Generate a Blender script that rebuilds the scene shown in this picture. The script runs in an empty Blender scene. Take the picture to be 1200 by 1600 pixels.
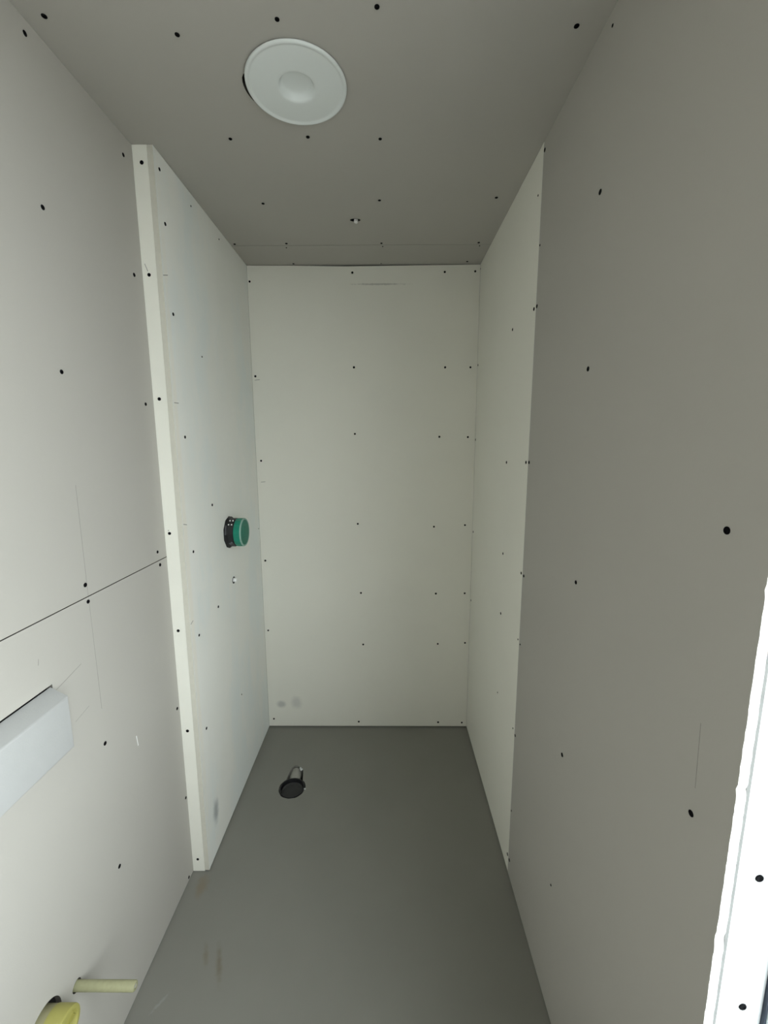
import bpy, bmesh, math, random
from mathutils import Matrix, Vector, noise

# ------------------------------------------------------------------ camera
C = bpy.context.scene.collection
SC = bpy.context.scene
EYE_H = 1.5593
cam_d = bpy.data.cameras.new('camera')
cam_d.sensor_fit = 'VERTICAL'
cam_d.sensor_height = 24.0
cam_d.sensor_width = 18.0
cam_d.lens = 660.39 / 1600 * 24.0
cam_d.clip_start = 0.02
cam = bpy.data.objects.new('camera', cam_d)
C.objects.link(cam)
PITCH, YAW, ROLL = 0.1569, -0.0061, -0.0027
fw = Vector((math.sin(YAW) * math.cos(PITCH), math.cos(YAW) * math.cos(PITCH), -math.sin(PITCH)))
rt = Vector((math.cos(YAW), -math.sin(YAW), 0))
up = rt.cross(fw)
dn = -up
r2 = math.cos(ROLL) * rt - math.sin(ROLL) * dn
d2 = math.sin(ROLL) * rt + math.cos(ROLL) * dn
m = Matrix((r2, -d2, -fw)).transposed().to_4x4()
m.translation = Vector((0, 0, EYE_H))
cam.matrix_world = m
SC.camera = cam

# ------------------------------------------------------------------ light
world = bpy.data.worlds.new('overcast_sky')
SC.world = world
world.use_nodes = True
bg = world.node_tree.nodes['Background']
bg.inputs[0].default_value = (0.92, 0.975, 1.0, 1)
bg.inputs[1].default_value = 10.7
pl = bpy.data.lights.new('window_portal', 'AREA')     # sampling portal in the window opening, adds no light of its own
pl.shape = 'RECTANGLE'
pl.size, pl.size_y = 1.55, 1.50
pl.cycles.is_portal = True
po = bpy.data.objects.new('window_portal', pl)
po.location = (0.62, -0.31, 1.49)
po.rotation_euler = Matrix(((0, 0, 1), (1, 0, 0), (0, 1, 0))).to_euler()   # local -Z looks to -X
C.objects.link(po)
vs = SC.view_settings
vs.view_transform = 'Standard'
vs.look = 'None'
vs.exposure = 0.0
vs.gamma = 1.0
vs.use_curve_mapping = False

# ------------------------------------------------------------------ dimensions (metres; X right, Y into the room, Z up)
HC = 2.4
XL, XS, XR = -0.7183, -0.6585, 0.4441
D1, D2 = 1.3356, 2.1489
T = 0.0125
YF = -1.3            # wall behind the camera
JY = 0.477           # far jamb of the window opening
JN = -1.10           # near jamb
SILL, HEAD = 0.72, 2.25

# ------------------------------------------------------------------ materials
def srgb(r, g, b):
    f = lambda c: (c / 12.92 if c <= 0.04045 else ((c + 0.055) / 1.055) ** 2.4)
    return (f(r / 255), f(g / 255), f(b / 255), 1)

def new_mat(name, col, rough=0.8, var=0.04, scale=6.0, bump=0.05, bscale=350.0, spec=0.3, metallic=0.0):
    mt = bpy.data.materials.new(name)
    mt.use_nodes = True
    nt = mt.node_tree
    b = nt.nodes['Principled BSDF']
    b.inputs['Roughness'].default_value = rough
    b.inputs['Specular IOR Level'].default_value = spec
    b.inputs['Metallic'].default_value = metallic
    tc = nt.nodes.new('ShaderNodeTexCoord')
    n = nt.nodes.new('ShaderNodeTexNoise')
    n.inputs['Scale'].default_value = scale
    n.inputs['Detail'].default_value = 5
    nt.links.new(tc.outputs['Object'], n.inputs['Vector'])
    mx = nt.nodes.new('ShaderNodeMix'); mx.data_type = 'RGBA'
    mx.inputs[6].default_value = tuple(c * (1 - var) for c in col[:3]) + (1,)
    mx.inputs[7].default_value = tuple(min(1, c * (1 + var)) for c in col[:3]) + (1,)
    nt.links.new(n.outputs['Fac'], mx.inputs[0])
    # fine grain of the surface
    g = nt.nodes.new('ShaderNodeTexNoise')
    g.inputs['Scale'].default_value = bscale
    g.inputs['Detail'].default_value = 2
    nt.links.new(tc.outputs['Object'], g.inputs['Vector'])
    bp = nt.nodes.new('ShaderNodeBump')
    bp.inputs['Strength'].default_value = bump
    bp.inputs['Distance'].default_value = 0.002
    nt.links.new(g.outputs['Fac'], bp.inputs['Height'])
    nt.links.new(bp.outputs['Normal'], b.inputs['Normal'])
    nt.links.new(mx.outputs[2], b.inputs['Base Color'])
    mt['tc'] = tc.name
    return mt

def overlay(mt, fac_socket, col, amount):
    """lay a second colour over the base colour where fac is 1"""
    nt = mt.node_tree
    b = nt.nodes['Principled BSDF']
    src = b.inputs['Base Color'].links[0].from_socket
    mul = nt.nodes.new('ShaderNodeMath'); mul.operation = 'MULTIPLY'
    mul.inputs[1].default_value = amount
    nt.links.new(fac_socket, mul.inputs[0])
    mx = nt.nodes.new('ShaderNodeMix'); mx.data_type = 'RGBA'
    nt.links.new(mul.outputs[0], mx.inputs[0])
    nt.links.new(src, mx.inputs[6])
    mx.inputs[7].default_value = col
    nt.links.new(mx.outputs[2], b.inputs['Base Color'])

def spot(mt, centre, radii, col, amount, rot=(0, 0, 0), wob=0.35, wscale=40.0, soft=0.2):
    """a dirt or wear mark with a shape of its own, at a place on the surface"""
    nt = mt.node_tree
    tc = nt.nodes[mt['tc']]
    mp = nt.nodes.new('ShaderNodeMapping'); mp.vector_type = 'TEXTURE'
    mp.inputs['Location'].default_value = centre
    mp.inputs['Rotation'].default_value = rot
    mp.inputs['Scale'].default_value = radii
    nt.links.new(tc.outputs['Object'], mp.inputs['Vector'])
    ln = nt.nodes.new('ShaderNodeVectorMath'); ln.operation = 'LENGTH'
    nt.links.new(mp.outputs[0], ln.inputs[0])
    n = nt.nodes.new('ShaderNodeTexNoise')
    n.inputs['Scale'].default_value = wscale
    n.inputs['Detail'].default_value = 3
    nt.links.new(tc.outputs['Object'], n.inputs['Vector'])
    ma = nt.nodes.new('ShaderNodeMath'); ma.operation = 'MULTIPLY_ADD'
    nt.links.new(n.outputs['Fac'], ma.inputs[0])
    ma.inputs[1].default_value = wob * 2
    nt.links.new(ln.outputs['Value'], ma.inputs[2])
    mr = nt.nodes.new('ShaderNodeMapRange'); mr.interpolation_type = 'SMOOTHSTEP'
    mr.inputs[1].default_value = 1.0 + wob
    mr.inputs[2].default_value = soft + wob
    nt.links.new(ma.outputs[0], mr.inputs[0])
    overlay(mt, mr.outputs[0], col, amount)

def blotches(mt, col, amount, scale, lo, hi, stretch=(1, 1, 1), seed=0.0):
    nt = mt.node_tree
    tc = nt.nodes[mt['tc']]
    mp = nt.nodes.new('ShaderNodeMapping')
    mp.inputs['Location'].default_value = (seed, seed * 1.7, seed * .6)
    mp.inputs['Scale'].default_value = stretch
    nt.links.new(tc.outputs['Object'], mp.inputs['Vector'])
    n = nt.nodes.new('ShaderNodeTexNoise')
    n.inputs['Scale'].default_value = scale
    n.inputs['Detail'].default_value = 6
    n.inputs['Roughness'].default_value = 0.62
    nt.links.new(mp.outputs[0], n.inputs['Vector'])
    mr = nt.nodes.new('ShaderNodeMapRange'); mr.interpolation_type = 'SMOOTHSTEP'
    mr.inputs[1].default_value = lo
    mr.inputs[2].default_value = hi
    nt.links.new(n.outputs['Fac'], mr.inputs[0])
    overlay(mt, mr.outputs[0], col, amount)

M = {}
M['board'] = new_mat('raw_plasterboard', (0.465, 0.447, 0.41, 1), 0.85, 0.03, 2.5, 0.06, 420)
M['ceiling'] = new_mat('ceiling_plasterboard', (0.475, 0.456, 0.418, 1), 0.85, 0.03, 2.5, 0.06, 420)
M['lining'] = new_mat('white_lining_board', (0.86, 0.845, 0.765, 1), 0.8, 0.03, 3, 0.08, 300)
M['primed'] = new_mat('primed_lining_board', (0.88, 0.88, 0.83, 1), 0.8, 0.03, 4, 0.08, 300)
blotches(M['primed'], (0.83, 0.87, 0.85, 1), 0.9, 3.2, 0.42, 0.62, (1, 1, 0.45), 3.0)
blotches(M['primed'], (0.90, 0.895, 0.85, 1), 0.6, 7.0, 0.52, 0.68, (1, 1, 0.5), 8.0)
spot(M['primed'], (XS, 1.425, 0.17), (0.03, 0.035, 0.07), (0.22, 0.25, 0.26, 1), 0.6, wscale=25)
spot(M['primed'], (XS, 1.352, 1.2), (0.03, 0.022, 1.4), (0.90, 0.84, 0.73, 1), 0.5, wscale=6)
spot(M['lining'], (-0.5847, D2, 0.141), (0.035, 0.03, 0.03), (0.30, 0.31, 0.30, 1), 0.5, wscale=30)
spot(M['lining'], (-0.50, D2, 0.15), (0.04, 0.03, 0.05), (0.40, 0.41, 0.40, 1), 0.35, wscale=30)
spot(M['lining'], (-0.033, D2, 2.3135), (0.17, 0.03, 0.006), (0.36, 0.35, 0.32, 1), 0.55, wscale=90, wob=0.5)
M['strip'] = new_mat('white_painted_strip', (0.89, 0.88, 0.80, 1), 0.7, 0.03, 8, 0.08, 250)
M['jamb'] = new_mat('jamb_board', (0.62, 0.64, 0.645, 1), 0.8, 0.03, 12, 0.1, 200)
M['plaster'] = new_mat('cut_plaster_edge', (0.88, 0.88, 0.86, 1), 0.9, 0.03, 60, 0.4, 250)
M['edge'] = new_mat('shade_dark_board_edge', (0.16, 0.148, 0.13, 1), 0.9, 0.1, 60, 0.2, 200, 0.1)  # edges darkened in colour for the shade in joints and cut-outs
M['lining_edge'] = new_mat('cut_lining_edge', (0.66, 0.64, 0.56, 1), 0.9, 0.05, 60, 0.3, 250)
M['joint_grey'] = new_mat('grey_joint_shade', (0.22, 0.225, 0.22, 1), 0.9, 0.25, 50, 0.3, 120)  # grey stands for the shading line in the jamb joint
M['cavity'] = new_mat('dark_wall_cavity', (0.012, 0.011, 0.010, 1), 0.95, 0.2, 10, 0.1, 100)  # near-black core colour stands in for the shade inside the walls
M['floor'] = new_mat('grey_floor', (0.245, 0.24, 0.215, 1), 0.55, 0.06, 5, 0.05, 500, 0.35)
spot(M['floor'], (-0.513, 1.055, 0), (0.014, 0.075, 0.05), (0.15, 0.105, 0.055, 1), 0.6, (0, 0, math.radians(21)), 0.4, 60, -0.2)
spot(M['floor'], (-0.562, 1.075, 0), (0.013, 0.05, 0.05), (0.18, 0.135, 0.08, 1), 0.45, (0, 0, math.radians(21)), 0.5, 60, -0.2)
spot(M['floor'], (-0.665, 1.285, 0), (0.03, 0.05, 0.05), (0.24, 0.18, 0.115, 1), 0.5, (0, 0, 0), 0.5, 40)
spot(M['floor'], (-0.645, 0.96, 0), (0.006, 0.035, 0.05), (0.34, 0.34, 0.32, 1), 0.5, (0, 0, math.radians(-35)), 0.6, 120)
M['screw'] = new_mat('black_phosphate_screw', (0.005, 0.005, 0.006, 1), 0.8, 0.1, 100, 0.0, 300, 0.05)
M['pencil'] = new_mat('pencil_graphite', (0.31, 0.29, 0.265, 1), 0.7, 0.2, 200, 0.0)
M['scuff'] = new_mat('grey_scuff', (0.30, 0.29, 0.27, 1), 0.8, 0.2, 200, 0.0)
M['vent'] = new_mat('white_plastic_vent', (0.80, 0.84, 0.83, 1), 0.25, 0.02, 4, 0.0, 300, 0.5)
M['black_plastic'] = new_mat('black_plastic', (0.012, 0.012, 0.014, 1), 0.45, 0.1, 60, 0.02, 300, 0.5)
M['dark_grey'] = new_mat('dark_grey_plastic', (0.042, 0.042, 0.042, 1), 0.6, 0.15, 30, 0.03, 300, 0.3)
M['glint_bump'] = new_mat('blue_grey_glint', (0.10, 0.11, 0.13, 1), 0.4, 0.1, 60, 0.02, 300, 0.5)  # colour of the bluish highlights on the collar
M['pipe_grey'] = new_mat('pale_grey_pipe', (0.38, 0.37, 0.335, 1), 0.6, 0.1, 40, 0.05, 300, 0.3)
M['green'] = new_mat('green_plastic', (0.0, 0.22, 0.14, 1), 0.45, 0.1, 30, 0.03, 200, 0.5)
M['green_face'] = new_mat('dull_green_plastic', (0.03, 0.19, 0.13, 1), 0.6, 0.12, 25, 0.03, 200, 0.4)  # greyer and slightly darker than the side of the cap
M['green_edge'] = new_mat('pale_green_edge_highlight', (0.28, 0.45, 0.38, 1), 0.6, 0.2, 80, 0.03, 200, 0.4)  # highlight along the cap's front edge, put into the colour
M['white_plastic'] = new_mat('white_plastic', (0.92, 0.92, 0.90, 1), 0.4, 0.03, 40, 0.0, 300, 0.5)
M['foam'] = new_mat('white_foam_block', (0.44, 0.445, 0.44, 1), 0.8, 0.03, 30, 0.15, 220)
M['yellow'] = new_mat('yellow_plastic', (0.37, 0.345, 0.10, 1), 0.5, 0.08, 35, 0.05, 120, 0.4)
M['beige'] = new_mat('beige_plastic_pipe', (0.33, 0.31, 0.18, 1), 0.5, 0.08, 35, 0.05, 120, 0.4)
M['pale_yellow'] = new_mat('pale_yellow_plastic', (0.34, 0.335, 0.20, 1), 0.5, 0.12, 120, 0.05, 120, 0.4)
M['frame'] = new_mat('white_door_frame', (0.76, 0.81, 0.85, 1), 0.45, 0.02, 10, 0.0, 300, 0.5)
M['gasket'] = new_mat('dark_rubber_seal', (0.03, 0.04, 0.06, 1), 0.6, 0.1, 50, 0.0)
M['glass'] = bpy.data.materials.new('clear_glass')
M['glass'].use_nodes = True
_n = M['glass'].node_tree
_n.nodes.remove(_n.nodes['Principled BSDF'])
_t = _n.nodes.new('ShaderNodeBsdfTransparent'); _t.inputs[0].default_value = (0.98, 0.99, 0.985, 1)
_g = _n.nodes.new('ShaderNodeBsdfGlossy'); _g.inputs['Roughness'].default_value = 0.02
_lw = _n.nodes.new('ShaderNodeLayerWeight'); _lw.inputs['Blend'].default_value = 0.5
_p = _n.nodes.new('ShaderNodeMath'); _p.operation = 'POWER'; _p.inputs[1].default_value = 5.0
_n.links.new(_lw.outputs['Facing'], _p.inputs[0])
_f = _n.nodes.new('ShaderNodeMath'); _f.operation = 'MULTIPLY_ADD'; _f.inputs[1].default_value = 0.8; _f.inputs[2].default_value = 0.035
_n.links.new(_p.outputs[0], _f.inputs[0])
_m = _n.nodes.new('ShaderNodeMixShader')
_n.links.new(_f.outputs[0], _m.inputs[0]); _n.links.new(_t.outputs[0], _m.inputs[1]); _n.links.new(_g.outputs[0], _m.inputs[2])
_n.links.new(_m.outputs[0], _n.nodes['Material Output'].inputs[0])
M['paving'] = new_mat('pale_concrete_ground', (0.35, 0.34, 0.32, 1), 0.9, 0.1, 2, 0.2, 60)

# ------------------------------------------------------------------ helpers
def link(name, bm, mats, parent=None, smooth=False, kind=None, label=None):
    bmesh.ops.recalc_face_normals(bm, faces=bm.faces)
    me = bpy.data.meshes.new(name)
    bm.to_mesh(me); bm.free()
    for mt in (mats if isinstance(mats, (list, tuple)) else [mats]):
        me.materials.append(mt)
    if smooth:
        for p in me.polygons: p.use_smooth = True
        me.set_sharp_from_angle(angle=math.radians(38))
    o = bpy.data.objects.new(name, me)
    C.objects.link(o)
    if parent: o.parent = parent
    if kind: o['kind'] = kind
    if label: o['label'] = label
    return o

def thing(name, label, cat, loc):
    o = bpy.data.objects.new(name, None)
    o.empty_display_size = 0.05
    o.location = loc
    o['label'] = label; o['category'] = cat
    C.objects.link(o)
    return o

def add_box(bm, a, b, mi=0):
    x0, y0, z0 = a; x1, y1, z1 = b
    v = [bm.verts.new(p) for p in [(x0, y0, z0), (x1, y0, z0), (x1, y1, z0), (x0, y1, z0),
                                   (x0, y0, z1), (x1, y0, z1), (x1, y1, z1), (x0, y1, z1)]]
    fs = []
    for f in [(0, 3, 2, 1), (4, 5, 6, 7), (0, 1, 5, 4), (1, 2, 6, 5), (2, 3, 7, 6), (3, 0, 4, 7)]:
        fc = bm.faces.new([v[i] for i in f]); fc.material_index = mi; fs.append(fc)
    return fs

def boxes(name, lst, mat, parent=None, kind=None, label=None, bevel=0.0):
    bm = bmesh.new()
    for a, b in lst: add_box(bm, a, b)
    if bevel:
        bmesh.ops.bevel(bm, geom=list(bm.edges), offset=bevel, segments=2, affect='EDGES', profile=0.6)
    return link(name, bm, mat, parent, kind=kind, label=label)

def plate(name, to3, outline, thick, mats, parent=None, holes=(), kind=None, label=None, edge_mat=None):
    """flat board: outline and holes as 2-D loops, to3(u, v, w) places them, w is the depth behind the face"""
    bm = bmesh.new()
    loops = [outline] + list(holes)
    es = []
    for lp in loops:
        vs_ = [bm.verts.new(to3(u, v, 0)) for u, v in lp]
        for i in range(len(vs_)):
            es.append(bm.edges.new((vs_[i], vs_[(i + 1) % len(vs_)])))
    bmesh.ops.triangle_fill(bm, edges=es, use_beauty=True, use_dissolve=False)
    front = list(bm.faces)
    r = bmesh.ops.extrude_face_region(bm, geom=front)
    nv = [g for g in r['geom'] if isinstance(g, bmesh.types.BMVert)]
    off = Vector(to3(0, 0, thick)) - Vector(to3(0, 0, 0))
    for v in nv: v.co += off
    if edge_mat:
        n = off.normalized()
        bm.normal_update()
        for f in bm.faces:
            if abs(f.normal.dot(n)) < 0.5: f.material_index = 1
    return link(name, bm, mats, parent, kind=kind, label=label)

def circle(cx, cy, r, n=40, ry=None, ph=0.0):
    ry = r if ry is None else ry
    return [(cx + r * math.cos(ph + 2 * math.pi * i / n), cy + ry * math.sin(ph + 2 * math.pi * i / n)) for i in range(n)]

def lathe(bm, profile, n=48, mat4=None, mi=0, closed=False):
    """profile of (radius, height) turned about Z; radius 0 closes to a point"""
    rings = []
    for r, z in profile:
        if r < 1e-7:
            rings.append([bm.verts.new((0, 0, z))])
        else:
            rings.append([bm.verts.new((r * math.cos(2 * math.pi * i / n), r * math.sin(2 * math.pi * i / n), z)) for i in range(n)])
    pairs = list(zip(rings, rings[1:]))
    if closed: pairs.append((rings[-1], rings[0]))
    for a, b in pairs:
        for i in range(n):
            j = (i + 1) % n
            if len(a) == 1 and len(b) == 1: continue
            if len(a) == 1: f = bm.faces.new((a[0], b[i], b[j]))
            elif len(b) == 1: f = bm.faces.new((a[i], a[j], b[0]))
            else: f = bm.faces.new((a[i], a[j], b[j], b[i]))
            f.material_index = mi
    if mat4 is not None:
        vs_ = [v for r in rings for v in r]
        bmesh.ops.transform(bm, matrix=mat4, verts=vs_)

def axis_mat(origin, z):
    q = Vector((0, 0, 1)).rotation_difference(Vector(z))
    return Matrix.Translation(origin) @ q.to_matrix().to_4x4()

def tube(bm, pts, r, n=12, mi=0):
    pts = [Vector(p) for p in pts]
    rings = []
    for i, p in enumerate(pts):
        t = (pts[min(i + 1, len(pts) - 1)] - pts[max(i - 1, 0)]).normalized()
        q = Vector((0, 0, 1)).rotation_difference(t)
        rings.append([bm.verts.new(p + q @ Vector((r * math.cos(2 * math.pi * k / n), r * math.sin(2 * math.pi * k / n), 0))) for k in range(n)])
    for a, b in zip(rings, rings[1:]):
        for k in range(n):
            bm.faces.new((a[k], a[(k + 1) % n], b[(k + 1) % n], b[k])).material_index = mi
    bm.faces.new(rings[0]).material_index = mi
    bm.faces.new(rings[-1]).material_index = mi

# drywall screw: flat rim, conical cross recess; shared mesh, +Z out of the board
def screw_mesh():
    bm = bmesh.new()
    R = 0.0052
    lathe(bm, [(R, -0.0006), (R, 0.0008), (R * 0.93, 0.0012), (R * 0.62, 0.0013), (R * 0.40, 0.0006), (0, 0.0003)], 12)
    for v in bm.verts:                                         # pinch the recess into a cross
        rr = math.hypot(v.co.x, v.co.y)
        if R * 0.35 < rr < R * 0.5:
            a = math.atan2(v.co.y, v.co.x)
            k = 0.55 + 0.75 * abs(math.cos(2 * a))
            v.co.x *= k; v.co.y *= k
    bmesh.ops.recalc_face_normals(bm, faces=bm.faces)
    me = bpy.data.meshes.new('screw')
    bm.to_mesh(me); bm.free()
    me.materials.append(M['screw'])
    return me
SCREW = screw_mesh()
random.seed(4)
def screws(parent, pts, normal, place, small=()):
    q0 = Vector((0, 0, 1)).rotation_difference(Vector(normal))
    for i, p in enumerate(pts):
        o = bpy.data.objects.new('screw', SCREW)
        o.location = place(p[0], p[1])
        from_z = Matrix.Rotation(random.uniform(0, 3), 4, 'Z')
        o.rotation_euler = (q0.to_matrix().to_4x4() @ from_z).to_euler()
        s = 0.55 if i in small else random.uniform(0.92, 1.06)
        o.scale = (s, s, 1)
        o.parent = parent
        C.objects.link(o)

def mark(name, parent, mat, to3, a, b, w=0.0011):
    """thin drawn or scratched line on a board, two tenths of a millimetre proud"""
    a = Vector(a); b = Vector(b)
    d = (b - a).normalized(); n = Vector((-d.y, d.x)) * w / 2
    bm = bmesh.new()
    lo = [to3(*(p), 0) for p in (a + n, a - n, b - n, b + n)]
    hi = [to3(*(p), -0.0002) for p in (a + n, a - n, b - n, b + n)]
    v = [bm.verts.new(p) for p in lo + hi]
    for f in [(0, 3, 2, 1), (4, 5, 6, 7), (0, 1, 5, 4), (1, 2, 6, 5), (2, 3, 7, 6), (3, 0, 4, 7)]:
        bm.faces.new([v[i] for i in f])
    return link(name, bm, mat, parent)

on_left = lambda u, v, w: (XL - w, u, v)
on_inner = lambda u, v, w: (XS - w, u, v)
on_right = lambda u, v, w: (XR + w, u, v)
on_back = lambda u, v, w: (u, D2 + w, v)
on_strip = lambda u, v, w: (u, D1 + w, v)
on_ceil = lambda u, v, w: (u, v, HC + w)
on_front = lambda u, v, w: (u, YF - w, v)
rect = lambda a, b, c, d: [(a, b), (c, b), (c, d), (a, d)]

# ------------------------------------------------------------------ floor
DRX, DRY, DRR = -0.4375, 1.7235, 0.0605
def keyhole():
    pts = []
    a0, a1 = math.radians(128), math.radians(408)              # round part, open towards the slot
    n = 44
    for i in range(n + 1):
        a = a0 + (a1 - a0) * i / n
        rr = DRR * (1 + 0.012 * math.sin(5 * a) + 0.010 * math.sin(11 * a + 1))
        pts.append((DRX + rr * math.cos(a), DRY + rr * math.sin(a)))
    pts += [(-0.4020, 1.800), (-0.4065, 1.826), (-0.4120, 1.838), (-0.4175, 1.829), (-0.4265, 1.850),
            (-0.4400, 1.861), (-0.4530, 1.860), (-0.4640, 1.846), (-0.4705, 1.815)]
    return pts
floor = plate('floor', lambda u, v, w: (u, v, -w), rect(-0.86, YF - 0.1, 0.61, D2 + 0.11), 0.07,
              M['floor'], holes=[keyhole()[::-1]], kind='structure', label='bare smooth grey floor with a keyhole cut-out for the drain')
boxes('subfloor', [((-0.86, YF - 0.1, -0.12), (0.61, D2 + 0.11, -0.0701))], M['cavity'], floor)
boxes('ground', [((0.64, -26, -0.30), (26, 14, -0.12))], M['paving'], kind='structure', label='pale concrete ground outside the window')

# ------------------------------------------------------------------ left wall
FPY, FPZ = 0.70, 0.353          # flush pipe
RDY, RDZ = 0.7905, 0.3262       # fixing rod
wl = boxes('wall_left', [((-0.86, YF - 0.1, 0), (XL - T, D2 + 0.11, HC))], M['cavity'], kind='structure',
           label='left wall clad in two raw plasterboards with a joint at half height')
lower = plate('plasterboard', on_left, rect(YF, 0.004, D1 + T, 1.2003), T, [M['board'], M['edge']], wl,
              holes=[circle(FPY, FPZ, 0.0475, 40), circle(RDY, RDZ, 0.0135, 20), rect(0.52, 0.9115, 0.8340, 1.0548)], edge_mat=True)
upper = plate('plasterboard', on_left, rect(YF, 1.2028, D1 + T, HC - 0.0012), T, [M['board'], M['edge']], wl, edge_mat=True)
SL = [(0.9753, 2.3705), (1.2899, 2.3451), (0.9686, 2.0524), (1.2913, 2.0405), (0.9675, 1.7213), (1.2918, 1.682), (1.2849, 1.2304),
      (1.293, 1.1866), (0.9633, 1.2322), (0.9663, 1.1896), (0.9674, 0.8108), (1.3200, 0.6703), (1.3260, 0.3185), (0.9673, 0.4455), (1.301, 0.0160)]
sl_place = lambda a, b: (XL, a, b)
screws(upper, [p for p in SL if p[1] > 1.2], (1, 0, 0), sl_place)
screws(lower, [p for p in SL if p[1] < 1.2], (1, 0, 0), sl_place)
mark('pencil_line', upper, M['pencil'], on_left, (0.9700, 1.47), (0.9690, 1.2035), 0.0010)
mark('pencil_line', lower, M['pencil'], on_left, (0.9695, 1.199), (0.9705, 0.905), 0.0007)
mark('pencil_line', lower, M['pencil'], on_left, (0.8368, 1.0345), (0.9218, 1.0537), 0.0012)
mark('pencil_line', lower, M['pencil'], on_left, (0.8093, 1.1253), (0.8069, 1.1125), 0.0012)
mark('pencil_line', lower, M['pencil'], on_left, (0.8834, 0.9305), (0.9298, 0.9401), 0.0009)
mark('scuff', lower, M['white_plastic'], on_left, (1.0963, 0.704), (1.0923, 0.7377), 0.0032)

# ------------------------------------------------------------------ short wall on the left of the shower niche
XB = -0.6755
wi = boxes('wall_inner_left', [((XL - T, D1 + T, 0.0), (XS - 0.0165, D2 + 0.02, HC))], M['cavity'], kind='structure',
           label='short projecting wall on the left side of the shower niche')
VY, VZ = 1.735, 1.2005
PY, PZ = 1.7475, 0.9875
inner = plate('lining_board', on_inner, rect(D1, 0.0065, D2 - 0.0016, HC - 0.0015), 0.0165, [M['primed'], M['lining_edge']], wi,
              holes=[circle(VY, VZ, 0.069, 10, ph=0.3), circle(PY, PZ, 0.0155, 16)], edge_mat=True,
              label='pale blotchy primed board lining the left of the niche')
SI = [(1.3651, 2.3529), (1.3747, 2.2121), (1.565, 2.3572), (1.8082, 2.3616), (1.3819, 1.9606), (1.574, 1.8727), (1.3991, 1.587),
      (1.577, 1.3379), (1.3971, 1.2026), (1.5702, 0.9372), (1.3932, 0.9025), (1.7596, 0.4449), (1.3959, 0.5407), (2.1304, 1.1368)]
screws(inner, SI, (1, 0, 0), lambda a, b: (XS, a, b), small=(2, 3, 5, 11, 13))
for a, b in [((1.3386, 2.0569), (1.3662, 2.067)), ((1.3450, 1.6911), (1.3731, 1.6923)), ((1.3430, 1.3073), (1.3664, 1.3016)), ((1.3400, 0.9655), (1.3581, 0.9719))]:
    mark('scuff', inner, M['scuff'], on_inner, a, b, 0.0022)
strip = plate('end_strip', on_strip, rect(XL + 0.0004, 0.0025, XB, HC - 0.0012), T, M['strip'], wi, label='white end strip facing the room')
SS = [(-0.6929, 2.3532), (-0.6985, 2.0568), (-0.6988, 1.7014), (-0.702, 1.2791), (-0.7001, 0.9456), (-0.6969, 0.5747), (-0.6984, 0.0528)]
screws(strip, SS, (0, -1, 0), lambda a, b: (a, D1, b))
mark('scuff', strip, M['scuff'], on_strip, (-0.709, 2.0874), (-0.7014, 2.0665), 0.0016)
mark('scuff', strip, M['scuff'], on_strip, (-0.7065, 1.2885), (-0.7025, 1.2890), 0.0022)

# ------------------------------------------------------------------ back wall
wb = boxes('wall_back', [((-0.86, D2 + T, 0), (0.61, D2 + 0.11, HC))], M['cavity'], kind='structure', label='back wall of the shower niche in white board')
top = [(XR, 2.3975), (0.25, 2.3962), (0.10, 2.3950), (-0.05, 2.3936), (-0.20, 2.3930), (-0.33, 2.3948), (-0.47, 2.3975), (XS - 0.0, 2.3985)]
backb = plate('lining_board', on_back, [(XS, 0.0075), (XR, 0.0065)] + top, T, [M['lining'], M['plaster']], wb, edge_mat=True)
SB = [(-0.1598, 2.365), (0.2769, 2.3657), (0.4202, 2.3679), (-0.6481, 2.3278), (-0.1581, 1.935), (0.2871, 1.9334), (0.4103, 1.933), (-0.6425, 1.8946),
      (-0.1577, 1.6152), (0.2649, 1.5998), (0.4073, 1.5979), (-0.634, 1.4827), (-0.1489, 1.1577), (0.245, 1.1419), (0.4051, 1.1501), (-0.6372, 0.9619),
      (-0.1366, 0.7844), (0.2609, 0.7806), (0.4134, 0.7823), (-0.6397, 0.5738), (-0.1277, 0.493), (0.2759, 0.4967), (0.4228, 0.5023), (-0.6313, 0.0509),
      (-0.1574, 0.0339), (0.2857, 0.0306), (0.4178, 0.0288)]
screws(backb, SB, (0, -1, 0), lambda a, b: (a, D2, b))
for a, b in [((-0.6465, 1.8760), (-0.622, 1.8785)), ((-0.640, 1.375), (-0.618, 1.3765))]:
    mark('scuff', backb, M['scuff'], on_back, a, b, 0.0022)

# ------------------------------------------------------------------ right wall with the doorway
wr = boxes('wall_right', [((XR + T, JY + T, 0), (XR + 0.105, D2 + 0.02, HC)), ((XR + T, YF - 0.1, 0), (XR + 0.105, JN - T, HC)),
                          ((XR + T, JN - T, HEAD + T), (XR + 0.105, JY + T, HC)), ((XR + T, JN - T, 0), (XR + 0.105, JY + T, SILL - T))],
           M['cavity'], kind='structure', label='right wall of raw plasterboard with the window opening close to the camera')
def ragged():
    rnd = random.Random(7)
    out = []
    z = HC - 0.002
    while z > SILL:                                            # knife-cut edge along the jamb
        out.append((JY + rnd.uniform(-0.0005, 0.0005) + (0.0016 if rnd.random() < 0.05 else 0), z))
        z -= 0.008
    out += [(JY, SILL), (JY, 0.0055)]
    return out
rfront = plate('plasterboard', on_right, [(D1 - 0.0006, 0.0055), (D1 - 0.0006, HC - 0.0012)] +
               [(JY, HC - 0.0012)] + [p for p in ragged() if p[1] < HEAD], T, [M['board'], M['plaster']], wr, edge_mat=True)
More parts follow.
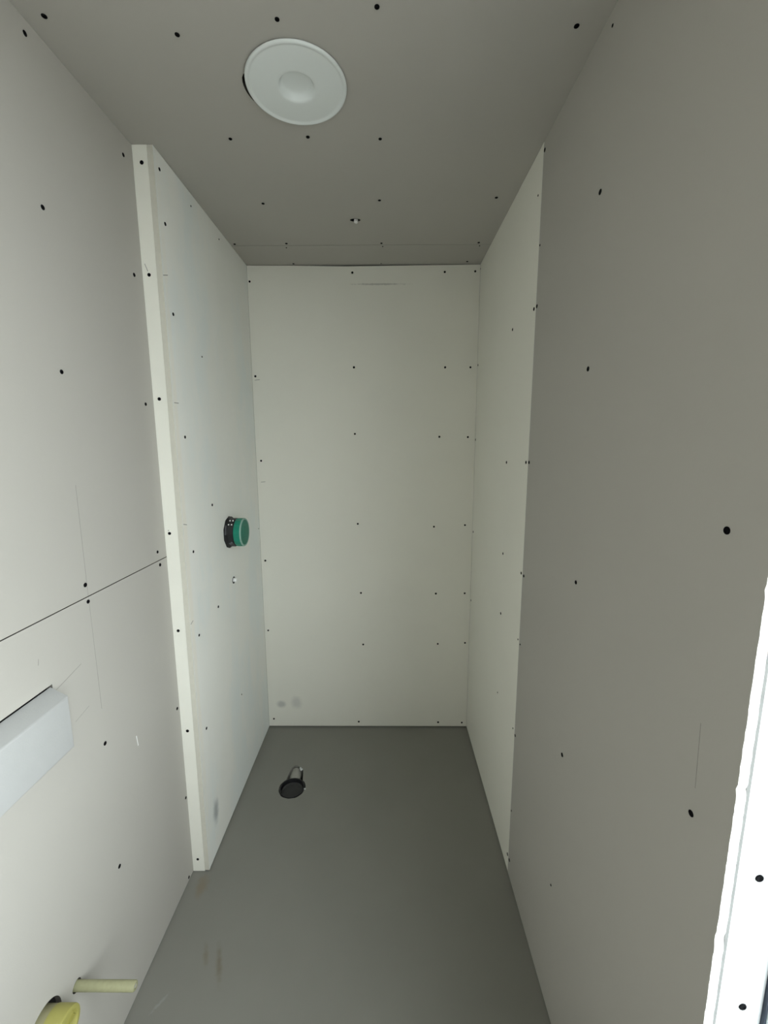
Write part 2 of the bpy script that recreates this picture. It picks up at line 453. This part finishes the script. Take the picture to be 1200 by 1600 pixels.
rlin = plate('lining_board', on_right, rect(D1 + 0.0006, 0.0065, D2 - 0.0016, HC - 0.0012), T, [M['lining'], M['plaster']], wr, edge_mat=True,
             label='lighter board lining the right of the niche')
rhead = plate('plasterboard', on_right, rect(JN, HEAD, JY - 0.001, HC - 0.0012), T, [M['board'], M['plaster']], wr, edge_mat=True)
rsill = plate('plasterboard', on_right, rect(JN, 0.0055, JY - 0.001, SILL), T, [M['board'], M['plaster']], wr, edge_mat=True)
rnear = plate('plasterboard', on_right, rect(YF, 0.0055, JN - 0.001, HC - 0.0012), T, [M['board'], M['plaster']], wr, edge_mat=True)
SRL = [(2.1423, 2.3765), (2.1331, 1.9405), (2.1393, 1.585), (2.1246, 1.1196), (2.1276, 0.7512), (1.5691, 1.959), (1.5746, 1.4951), (1.5699, 1.1496),
       (1.5657, 0.9111), (1.5633, 0.5786), (1.3644, 2.2773), (1.3512, 1.9616), (1.3549, 1.5039), (1.3479, 1.1412), (1.3475, 0.9089), (1.3541, 0.5728), (1.3450, 0.068)]
SRF = [(1.3265, 2.3725), (1.3265, 2.1275), (1.3265, 1.962), (1.3265, 1.5048), (1.3214, 1.1398), (1.323, 0.9029), (1.3265, 0.5655), (1.3265, 0.2689), (1.3208, 0.0698),
       (0.971, 2.0762), (0.97, 1.7237), (0.9558, 1.2402), (0.964, 0.7831), (0.9759, 0.3804), (0.5432, 1.4481), (0.5433, 1.027), (0.9674, 2.3685)]
sr_place = lambda a, b: (XR, a, b)
screws(rlin, SRL, (-1, 0, 0), sr_place, small=(0, 9, 10, 14, 15))
screws(rfront, SRF, (-1, 0, 0), sr_place, small=(1, 5, 7, 13, 16))
mark('pencil_line', rfront, M['pencil'], on_right, (0.5464, 1.1696), (0.5420, 1.07), 0.0010)
# lining of the window reveal and the window behind it
JX0, JX1 = XR + T + 0.0052, XR + 0.0800
tj = boxes('trim_1', [((JX0, JY + 0.0015, SILL - T), (JX1, JY + T + 0.0005, HEAD + T))], M['jamb'], kind='structure',
           label='white board lining the far side of the bright window reveal at the right edge')
boxes('reveal_board', [((JX0, JN - T, SILL - T), (JX1, JN - 0.0015, HEAD + T))], M['jamb'], tj)
boxes('reveal_board', [((JX0, JN, HEAD), (JX1, JY, HEAD + T))], M['jamb'], tj)
boxes('reveal_board', [((JX0, JN, SILL - T), (JX1, JY, SILL))], M['jamb'], tj)
screws(tj, [(0.4914, 0.9932), (0.4965, 0.7826), (0.4930, 1.29), (0.4930, 1.6), (0.494, 1.9)], (0, -1, 0), lambda a, b: (a, JY + 0.0015, b))
boxes('joint_shade_strip', [((XR + T + 0.0002, JY + 0.0008, SILL - T), (JX0 - 0.0001, JY + T - 0.0002, HEAD + T))], M['joint_grey'], tj)  # strip added to draw the shaded joint line
FX0, FX1 = XR + 0.083, XR + 0.135
def frame_bars(y0, y1, z0, z1, w, x0, x1):
    return [((x0, y0, z0), (x1, y0 + w, z1)), ((x0, y1 - w, z0), (x1, y1, z1)),
            ((x0, y0 + w + 0.0001, z0), (x1, y1 - w - 0.0001, z0 + w)), ((x0, y0 + w + 0.0001, z1 - w), (x1, y1 - w - 0.0001, z1))]
dr = boxes('window_1', frame_bars(JN - 0.045, JY + 0.045, SILL - 0.045, HEAD + 0.045, 0.053, FX0, FX1) +
           [((FX0, (JN + JY) / 2 - 0.035, SILL + 0.0082), (FX1, (JN + JY) / 2 + 0.035, HEAD - 0.0082))],
           M['frame'], kind='structure', label='white window frame in the right wall, only its dark seal and edge in view', bevel=0.002)
boxes('seal', [((JX1 + 0.0002, JY - 0.004, SILL), (FX0 - 0.0001, JY + 0.010, HEAD)), ((JX1 + 0.0002, JN - 0.010, SILL), (FX0 - 0.0001, JN + 0.004, HEAD))],
      M['gasket'], dr, label='dark rubber seal')
JM = (JN + JY) / 2
for y0, y1 in ((JN + 0.0085, JM - 0.0355), (JM + 0.0355, JY - 0.0085)):
    boxes('pane', [((FX0 + 0.030, y0, SILL + 0.0085), (FX0 + 0.036, y1, HEAD - 0.0085))], M['glass'], dr)
# outer cladding around the window so that daylight enters only through it
boxes('wall_outer', [((XR + 0.106, JY + 0.046, -0.1), (0.585, D2 + 0.02, HC + 0.1)), ((XR + 0.106, YF - 0.1, -0.1), (0.585, JN - 0.046, HC + 0.1)),
                     ((XR + 0.106, JN - 0.046, HEAD + 0.046), (0.585, JY + 0.046, HC + 0.1)), ((XR + 0.106, JN - 0.046, -0.1), (0.585, JY + 0.046, SILL - 0.046))],
      M['paving'], kind='structure', label='outer skin of the right wall')

# ------------------------------------------------------------------ wall behind the camera
wf = boxes('wall_front', [((XL - T, YF - 0.1, 0), (XR + T, YF - T, HC))], M['cavity'], kind='structure', label='wall behind the camera')
plate('plasterboard', on_front, rect(XL + 0.001, 0.0055, XR - 0.001, HC - 0.0012), T, [M['board'], M['plaster']], wf, edge_mat=True)

# ------------------------------------------------------------------ ceiling
VCX, VCY = -0.2095, 1.1425
def vent_hole():
    pts = []
    n = 72
    for i in range(n):
        a = 2 * math.pi * i / n
        d = abs((a - math.radians(174) + math.pi) % (2 * math.pi) - math.pi)
        rr = 0.106 + 0.0210 * max(0, 1 - (d / 0.50) ** 4)       # cut too wide on the left
        pts.append((VCX + rr * math.cos(a), VCY + rr * math.sin(a)))
    return pts
cl = boxes('ceiling', [((-0.86, YF - 0.1, HC + T), (0.605, D2 + 0.11, HC + 0.10))], M['cavity'], kind='structure',
           label='grey plasterboard ceiling with a joint near the back wall')
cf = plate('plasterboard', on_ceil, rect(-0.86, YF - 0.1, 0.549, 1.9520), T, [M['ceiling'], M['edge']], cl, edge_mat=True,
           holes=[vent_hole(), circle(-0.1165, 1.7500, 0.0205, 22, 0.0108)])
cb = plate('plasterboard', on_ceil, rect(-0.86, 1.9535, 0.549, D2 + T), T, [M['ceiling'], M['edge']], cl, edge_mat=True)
SCL = [(-0.6759, 0.9758), (-0.4315, 1.0162), (-0.2168, 0.9861), (-0.0169, 0.9635), (0.3881, 1.0052), (-0.4315, 1.3179), (-0.2154, 1.3127), (-0.0159, 1.322),
       (-0.4326, 1.6356), (-0.0225, 1.6204), (0.418, 1.6081), (-0.640, 1.9374), (-0.4202, 1.9344), (-0.4291, 1.9723), (-0.0195, 1.9363), (-0.0144, 1.9655), (0.3897, 1.9354),
       (0.3995, 1.9640), (-0.4341, 2.1347), (0.3762, 2.1202), (-0.0234, 2.1362)]
SCL[10] = (0.3800, 1.6081)
sc_place = lambda a, b: (a, b, HC)
screws(cf, [p for p in SCL if p[1] < 1.95], (0, 0, -1), sc_place)
screws(cb, [p for p in SCL if p[1] > 1.95], (0, 0, -1), sc_place, small=(0, 1, 2, 5))

# ------------------------------------------------------------------ vent cover in the ceiling
vent = thing('vent_cover', 'round white plastic vent cover with a dished centre, sitting over a hole in the ceiling', 'vent', (VCX, VCY, HC))
bm = bmesh.new()
prof = [(0.100, 0.0000), (0.1165, -0.0002), (0.1178, -0.0018), (0.1177, -0.0038), (0.1165, -0.0056), (0.1145, -0.0063), (0.1120, -0.0061),
        (0.1095, -0.0050), (0.1076, -0.0041), (0.1062, -0.0038), (0.1040, -0.0039), (0.090, -0.0046), (0.070, -0.0054), (0.0500, -0.0058), (0.0450, -0.0057),
        (0.0425, -0.0048), (0.0405, -0.0025), (0.0370, 0.0032), (0.0340, 0.0070), (0.0315, 0.0084), (0.0270, 0.0090), (0.0150, 0.0091), (0, 0.0091)]
lathe(bm, prof, 72)
cov = link('cover', bm, M['vent'], vent, smooth=True)
cov.location = (-0.0005, -0.0025, -0.0026)
cov.rotation_euler = (math.radians(-0.4), math.radians(-0.7), 0)
bm = bmesh.new()
lathe(bm, [(0.1045, 0.0005), (0.1045, 0.0124), (0.097, 0.0124), (0.097, 0.0005)], 48, closed=True)
link('duct_collar', bm, M['black_plastic'], vent, smooth=True)

# ------------------------------------------------------------------ cable end in the ceiling
cab = thing('cable_end', 'small white cable end poking out of a ragged hole in the ceiling', 'cable', (-0.1135, 1.7500, HC))
bm = bmesh.new()
tube(bm, [(0, 0, 0.0122), (0, 0, 0.0), (0, -0.0006, -0.004), (0, -0.0015, -0.0075)], 0.0078, 14)
link('sheath', bm, M['white_plastic'], cab, smooth=True)
bm = bmesh.new()
tube(bm, [(0.0, -0.0015, -0.0076), (0.0, -0.0022, -0.0100)], 0.0040, 10)
link('core', bm, M['white_plastic'], cab, smooth=True)

bm = bmesh.new()
nn = 24
rr = []
for sx, sy, z in [(0.0202, 0.0105, -0.0003), (0.0202, 0.0105, 0.0120), (0.0180, 0.0092, 0.0120), (0.0180, 0.0092, -0.0003)]:
    rr.append([bm.verts.new((-0.003 + sx * math.cos(2 * math.pi * i / nn), sy * math.sin(2 * math.pi * i / nn), z)) for i in range(nn)])
for i4 in range(4):
    for i in range(nn):
        bm.faces.new((rr[i4][i], rr[i4][(i + 1) % nn], rr[(i4 + 1) % 4][(i + 1) % nn], rr[(i4 + 1) % 4][i]))
link('hole_shade_ring', bm, M['black_plastic'], cab, smooth=True)  # black ring added so the cable hole looks shaded inside

# ------------------------------------------------------------------ shower valve box
val = thing('shower_valve_box', 'black round valve box with a green protective cap on the left niche wall', 'valve', (XS, VY, VZ))
AX = axis_mat((0, 0, 0), (1, 0, 0))
bm = bmesh.new()
lathe(bm, [(0.0, -0.0160), (0.0655, -0.0160), (0.0665, 0.004), (0.0640, 0.008), (0.0600, 0.012), (0.0600, 0.030), (0.0560, 0.0345), (0.0, 0.0345)], 10, AX @ Matrix.Rotation(0.3, 4, 'Z'))
link('collar', bm, M['black_plastic'], val)
bm = bmesh.new()                                                # ribbed green cap
N = 60
rings = []
for r, z in [(0.0, 0.0346), (0.0575, 0.0346), (0.0590, 0.0375), (0.0590, 0.0600)]:
    ring = []
    for i in range(N):
        k = 1.0 if r < 0.05 else (1 - (0.018 if i % 3 == 0 else 0))
        ring.append(bm.verts.new((r * k * math.cos(2 * math.pi * i / N), r * k * math.sin(2 * math.pi * i / N), z)))
    rings.append(ring)
for a, b in zip(rings, rings[1:]):
    for i in range(N):
        j = (i + 1) % N
        bm.faces.new((a[i], a[j], b[j], b[i]))
bmesh.ops.remove_doubles(bm, verts=bm.verts, dist=1e-6)
bmesh.ops.transform(bm, matrix=AX, verts=bm.verts)
cap = link('cap', bm, M['green'], val)
bm = bmesh.new()
lathe(bm, [(0.0588, 0.0602), (0.0592, 0.0618), (0.0575, 0.0645), (0.0535, 0.0650), (0.0520, 0.0602)], 40, AX, closed=True)
link('cap_rim', bm, M['green_edge'], cap, smooth=True, label='rim of the green cap, edge highlight in its pale colour')
bm = bmesh.new()
lathe(bm, [(0.0519, 0.0605), (0.0519, 0.0640), (0.0500, 0.0648), (0.026, 0.0650), (0.0245, 0.0665), (0, 0.0668)], 40, AX)
link('cap_face', bm, M['green_face'], cap, smooth=True, label='duller green front of the cap')
for dx in (0.0140, 0.0262):
    for ang in (116, 138):                                      # light spots on the upper collar, put in as raised white dots
        a = math.radians(ang)
        d = Vector((0, -math.sin(a - math.pi / 2), math.cos(a - math.pi / 2)))
        bm = bmesh.new()
        lathe(bm, [(0.0030, 0.0), (0.0030, 0.0028), (0.0022, 0.0036), (0, 0.0036)], 10, axis_mat(Vector((dx, 0, 0)) + d * 0.0576, d))
        link('glint_dot', bm, M['white_plastic'], val, label='white dot for a bright glint')
for dx, ang in ((0.016, 222), (0.024, 215)):  # bumps added in place of bluish highlights low on the collar
    a = math.radians(ang)
    d = Vector((0, -math.sin(a - math.pi / 2), math.cos(a - math.pi / 2)))
    bm = bmesh.new()
    lathe(bm, [(0.0050, 0.0), (0.0050, 0.0022), (0.0036, 0.0030), (0, 0.0030)], 8, axis_mat(Vector((dx, 0, 0)) + d * 0.0570, d))
    link('glint_bump', bm, M['glint_bump'], val)

# ------------------------------------------------------------------ small plug below the valve box
plug = thing('cable_plug', 'tiny white plug in a dark round hole below the green capped valve box', 'plug', (XS, PY, PZ))
bm = bmesh.new()
lathe(bm, [(0.0, -0.0160), (0.0088, -0.0160), (0.0090, 0.0070), (0.0078, 0.0112), (0.0030, 0.0125), (0, 0.0125)], 20, AX)
o = link('plug_body', bm, M['white_plastic'], plug, smooth=True)
o.location = (0, 0.0042, -0.0008)
bm = bmesh.new()
lathe(bm, [(0.0153, -0.0160), (0.0153, 0.0008), (0.0120, 0.0008), (0.0112, -0.0160)], 24, AX, closed=True)
link('plug_hole_shade', bm, M['black_plastic'], plug, smooth=True)  # black liner added for the darkness inside the plug hole

# ------------------------------------------------------------------ floor drain
drn = thing('floor_drain', 'black round floor drain with a grey outlet pipe in a cut slot behind it', 'drain', (DRX, DRY, 0))
bm = bmesh.new()
lathe(bm, [(0.0575, -0.0699), (0.0575, -0.0010), (0.0570, 0.0012), (0.0550, 0.0020), (0.0525, 0.0012), (0.0515, -0.0030), (0.0500, -0.0140), (0.0500, -0.0699)], 48, closed=True)
link('collar', bm, M['black_plastic'], drn, smooth=True)
bm = bmesh.new()
lathe(bm, [(0.0499, -0.0260), (0.0499, -0.0150), (0.0470, -0.0125), (0.0430, -0.0140), (0.0400, -0.0165), (0.0150, -0.0172), (0, -0.0172)], 48)
link('drain_cap', bm, M['dark_grey'], drn, smooth=True)
bm = bmesh.new()
q = Vector((-0.006, 0.0585, -0.0292))
tube(bm, [q, q + Vector((0.000, 0.030, 0)), q + Vector((-0.001, 0.056, -0.001)), q + Vector((-0.001, 0.0640, -0.002))], 0.0275, 24)
link('outlet_pipe', bm, M['pipe_grey'], drn, smooth=True)
bm = bmesh.new()                                                # crumb of screed at the slot's end
for k, (x, y, z, r) in enumerate([(-0.4165, 1.8345, 0.0, 0.007), (-0.4225, 1.8440, 0.0, 0.005), (-0.378, 1.717, 0.0005, 0.0045)]):
    mt4 = Matrix.Translation((x, y, z)) @ Matrix.Diagonal((1, 1.1, 0.45, 1))
    r0 = bmesh.ops.create_icosphere(bm, subdivisions=2, radius=r, matrix=mt4)
    for v in r0['verts']:
        v.co += Vector((noise.noise(v.co * 300), noise.noise(v.co * 300 + Vector((5, 0, 0))), noise.noise(v.co * 300 + Vector((0, 9, 0))))) * r * 0.35
link('screed_crumbs', bm, M['jamb'], floor).__setitem__('kind', 'stuff')

# ------------------------------------------------------------------ wall-hung toilet rough-in on the left wall
fp = thing('flush_pipe', 'thick yellow capped pipe stub coming out of a round hole in the left wall', 'pipe', (XL, FPY, FPZ))
bm = bmesh.new()
lathe(bm, [(0.0, -0.0122), (0.0372, -0.0122), (0.0372, 0.0200), (0, 0.0200)], 40, AX)
link('pipe', bm, M['beige'], fp, smooth=True, label='beige pipe behind the yellow cap')
bm = bmesh.new()
lathe(bm, [(0.0373, 0.0130), (0.0380, 0.0130), (0.0382, 0.0460), (0.0372, 0.0490), (0.0345, 0.0500), (0.0300, 0.0498), (0.0285, 0.0470), (0.0270, 0.0420), (0, 0.0415)], 40, AX)
capy = link('cap', bm, M['yellow'], fp, smooth=True)
bm = bmesh.new()
add_box(bm, (0.0417, -0.0245, -0.0022), (0.0490, 0.0245, 0.0022))
link('grip', bm, M['yellow'], capy)
rd = thing('fixing_rod', 'slim pale yellow sleeved rod sticking straight out of the left wall', 'rod', (XL, RDY, RDZ))
bm = bmesh.new()
lathe(bm, [(0.0, -0.0122), (0.0103, -0.0122), (0.0103, 0.134), (0.0092, 0.1365), (0.006, 0.1370), (0.0055, 0.1300), (0, 0.1300)], 24, AX)
slv = link('sleeve', bm, M['pale_yellow'], rd, smooth=True)
bm = bmesh.new()
lathe(bm, [(0.0, 0.1302), (0.0048, 0.1302), (0.0048, 0.1352), (0.0036, 0.1362), (0, 0.1362)], 16, AX)
link('rod_tip', bm, M['pipe_grey'], rd, smooth=True)

BX = -0.6730
blk = bpy.data.meshes.new('foam_block')
bm = bmesh.new()
sec = [(XL - 0.0015, 0.9130), (BX, 0.9190), (BX, 1.0365), (XL - 0.0015, 1.0500)]
va = [bm.verts.new((x, 0.560, z)) for x, z in sec]
vb = [bm.verts.new((x, 0.8180 if x > XL + 0.01 else 0.8300, z)) for x, z in sec]
bm.faces.new(va); bm.faces.new(vb[::-1])
for i in range(4):
    j = (i + 1) % 4
    bm.faces.new((va[i], va[j], vb[j], vb[i]))
bmesh.ops.bevel(bm, geom=[e for e in bm.edges if all(v.co.x > XL + 0.01 for v in e.verts)], offset=0.004, segments=3, affect='EDGES', profile=0.5)
add_box(bm, (XL - 0.0123, 0.58, 0.935), (XL - 0.0016, 0.79, 1.025))
blk = link('foam_block', bm, M['foam'], smooth=True)
blk['label'] = 'white rectangular foam block fixed on the left wall at the left edge'
blk['category'] = 'block'
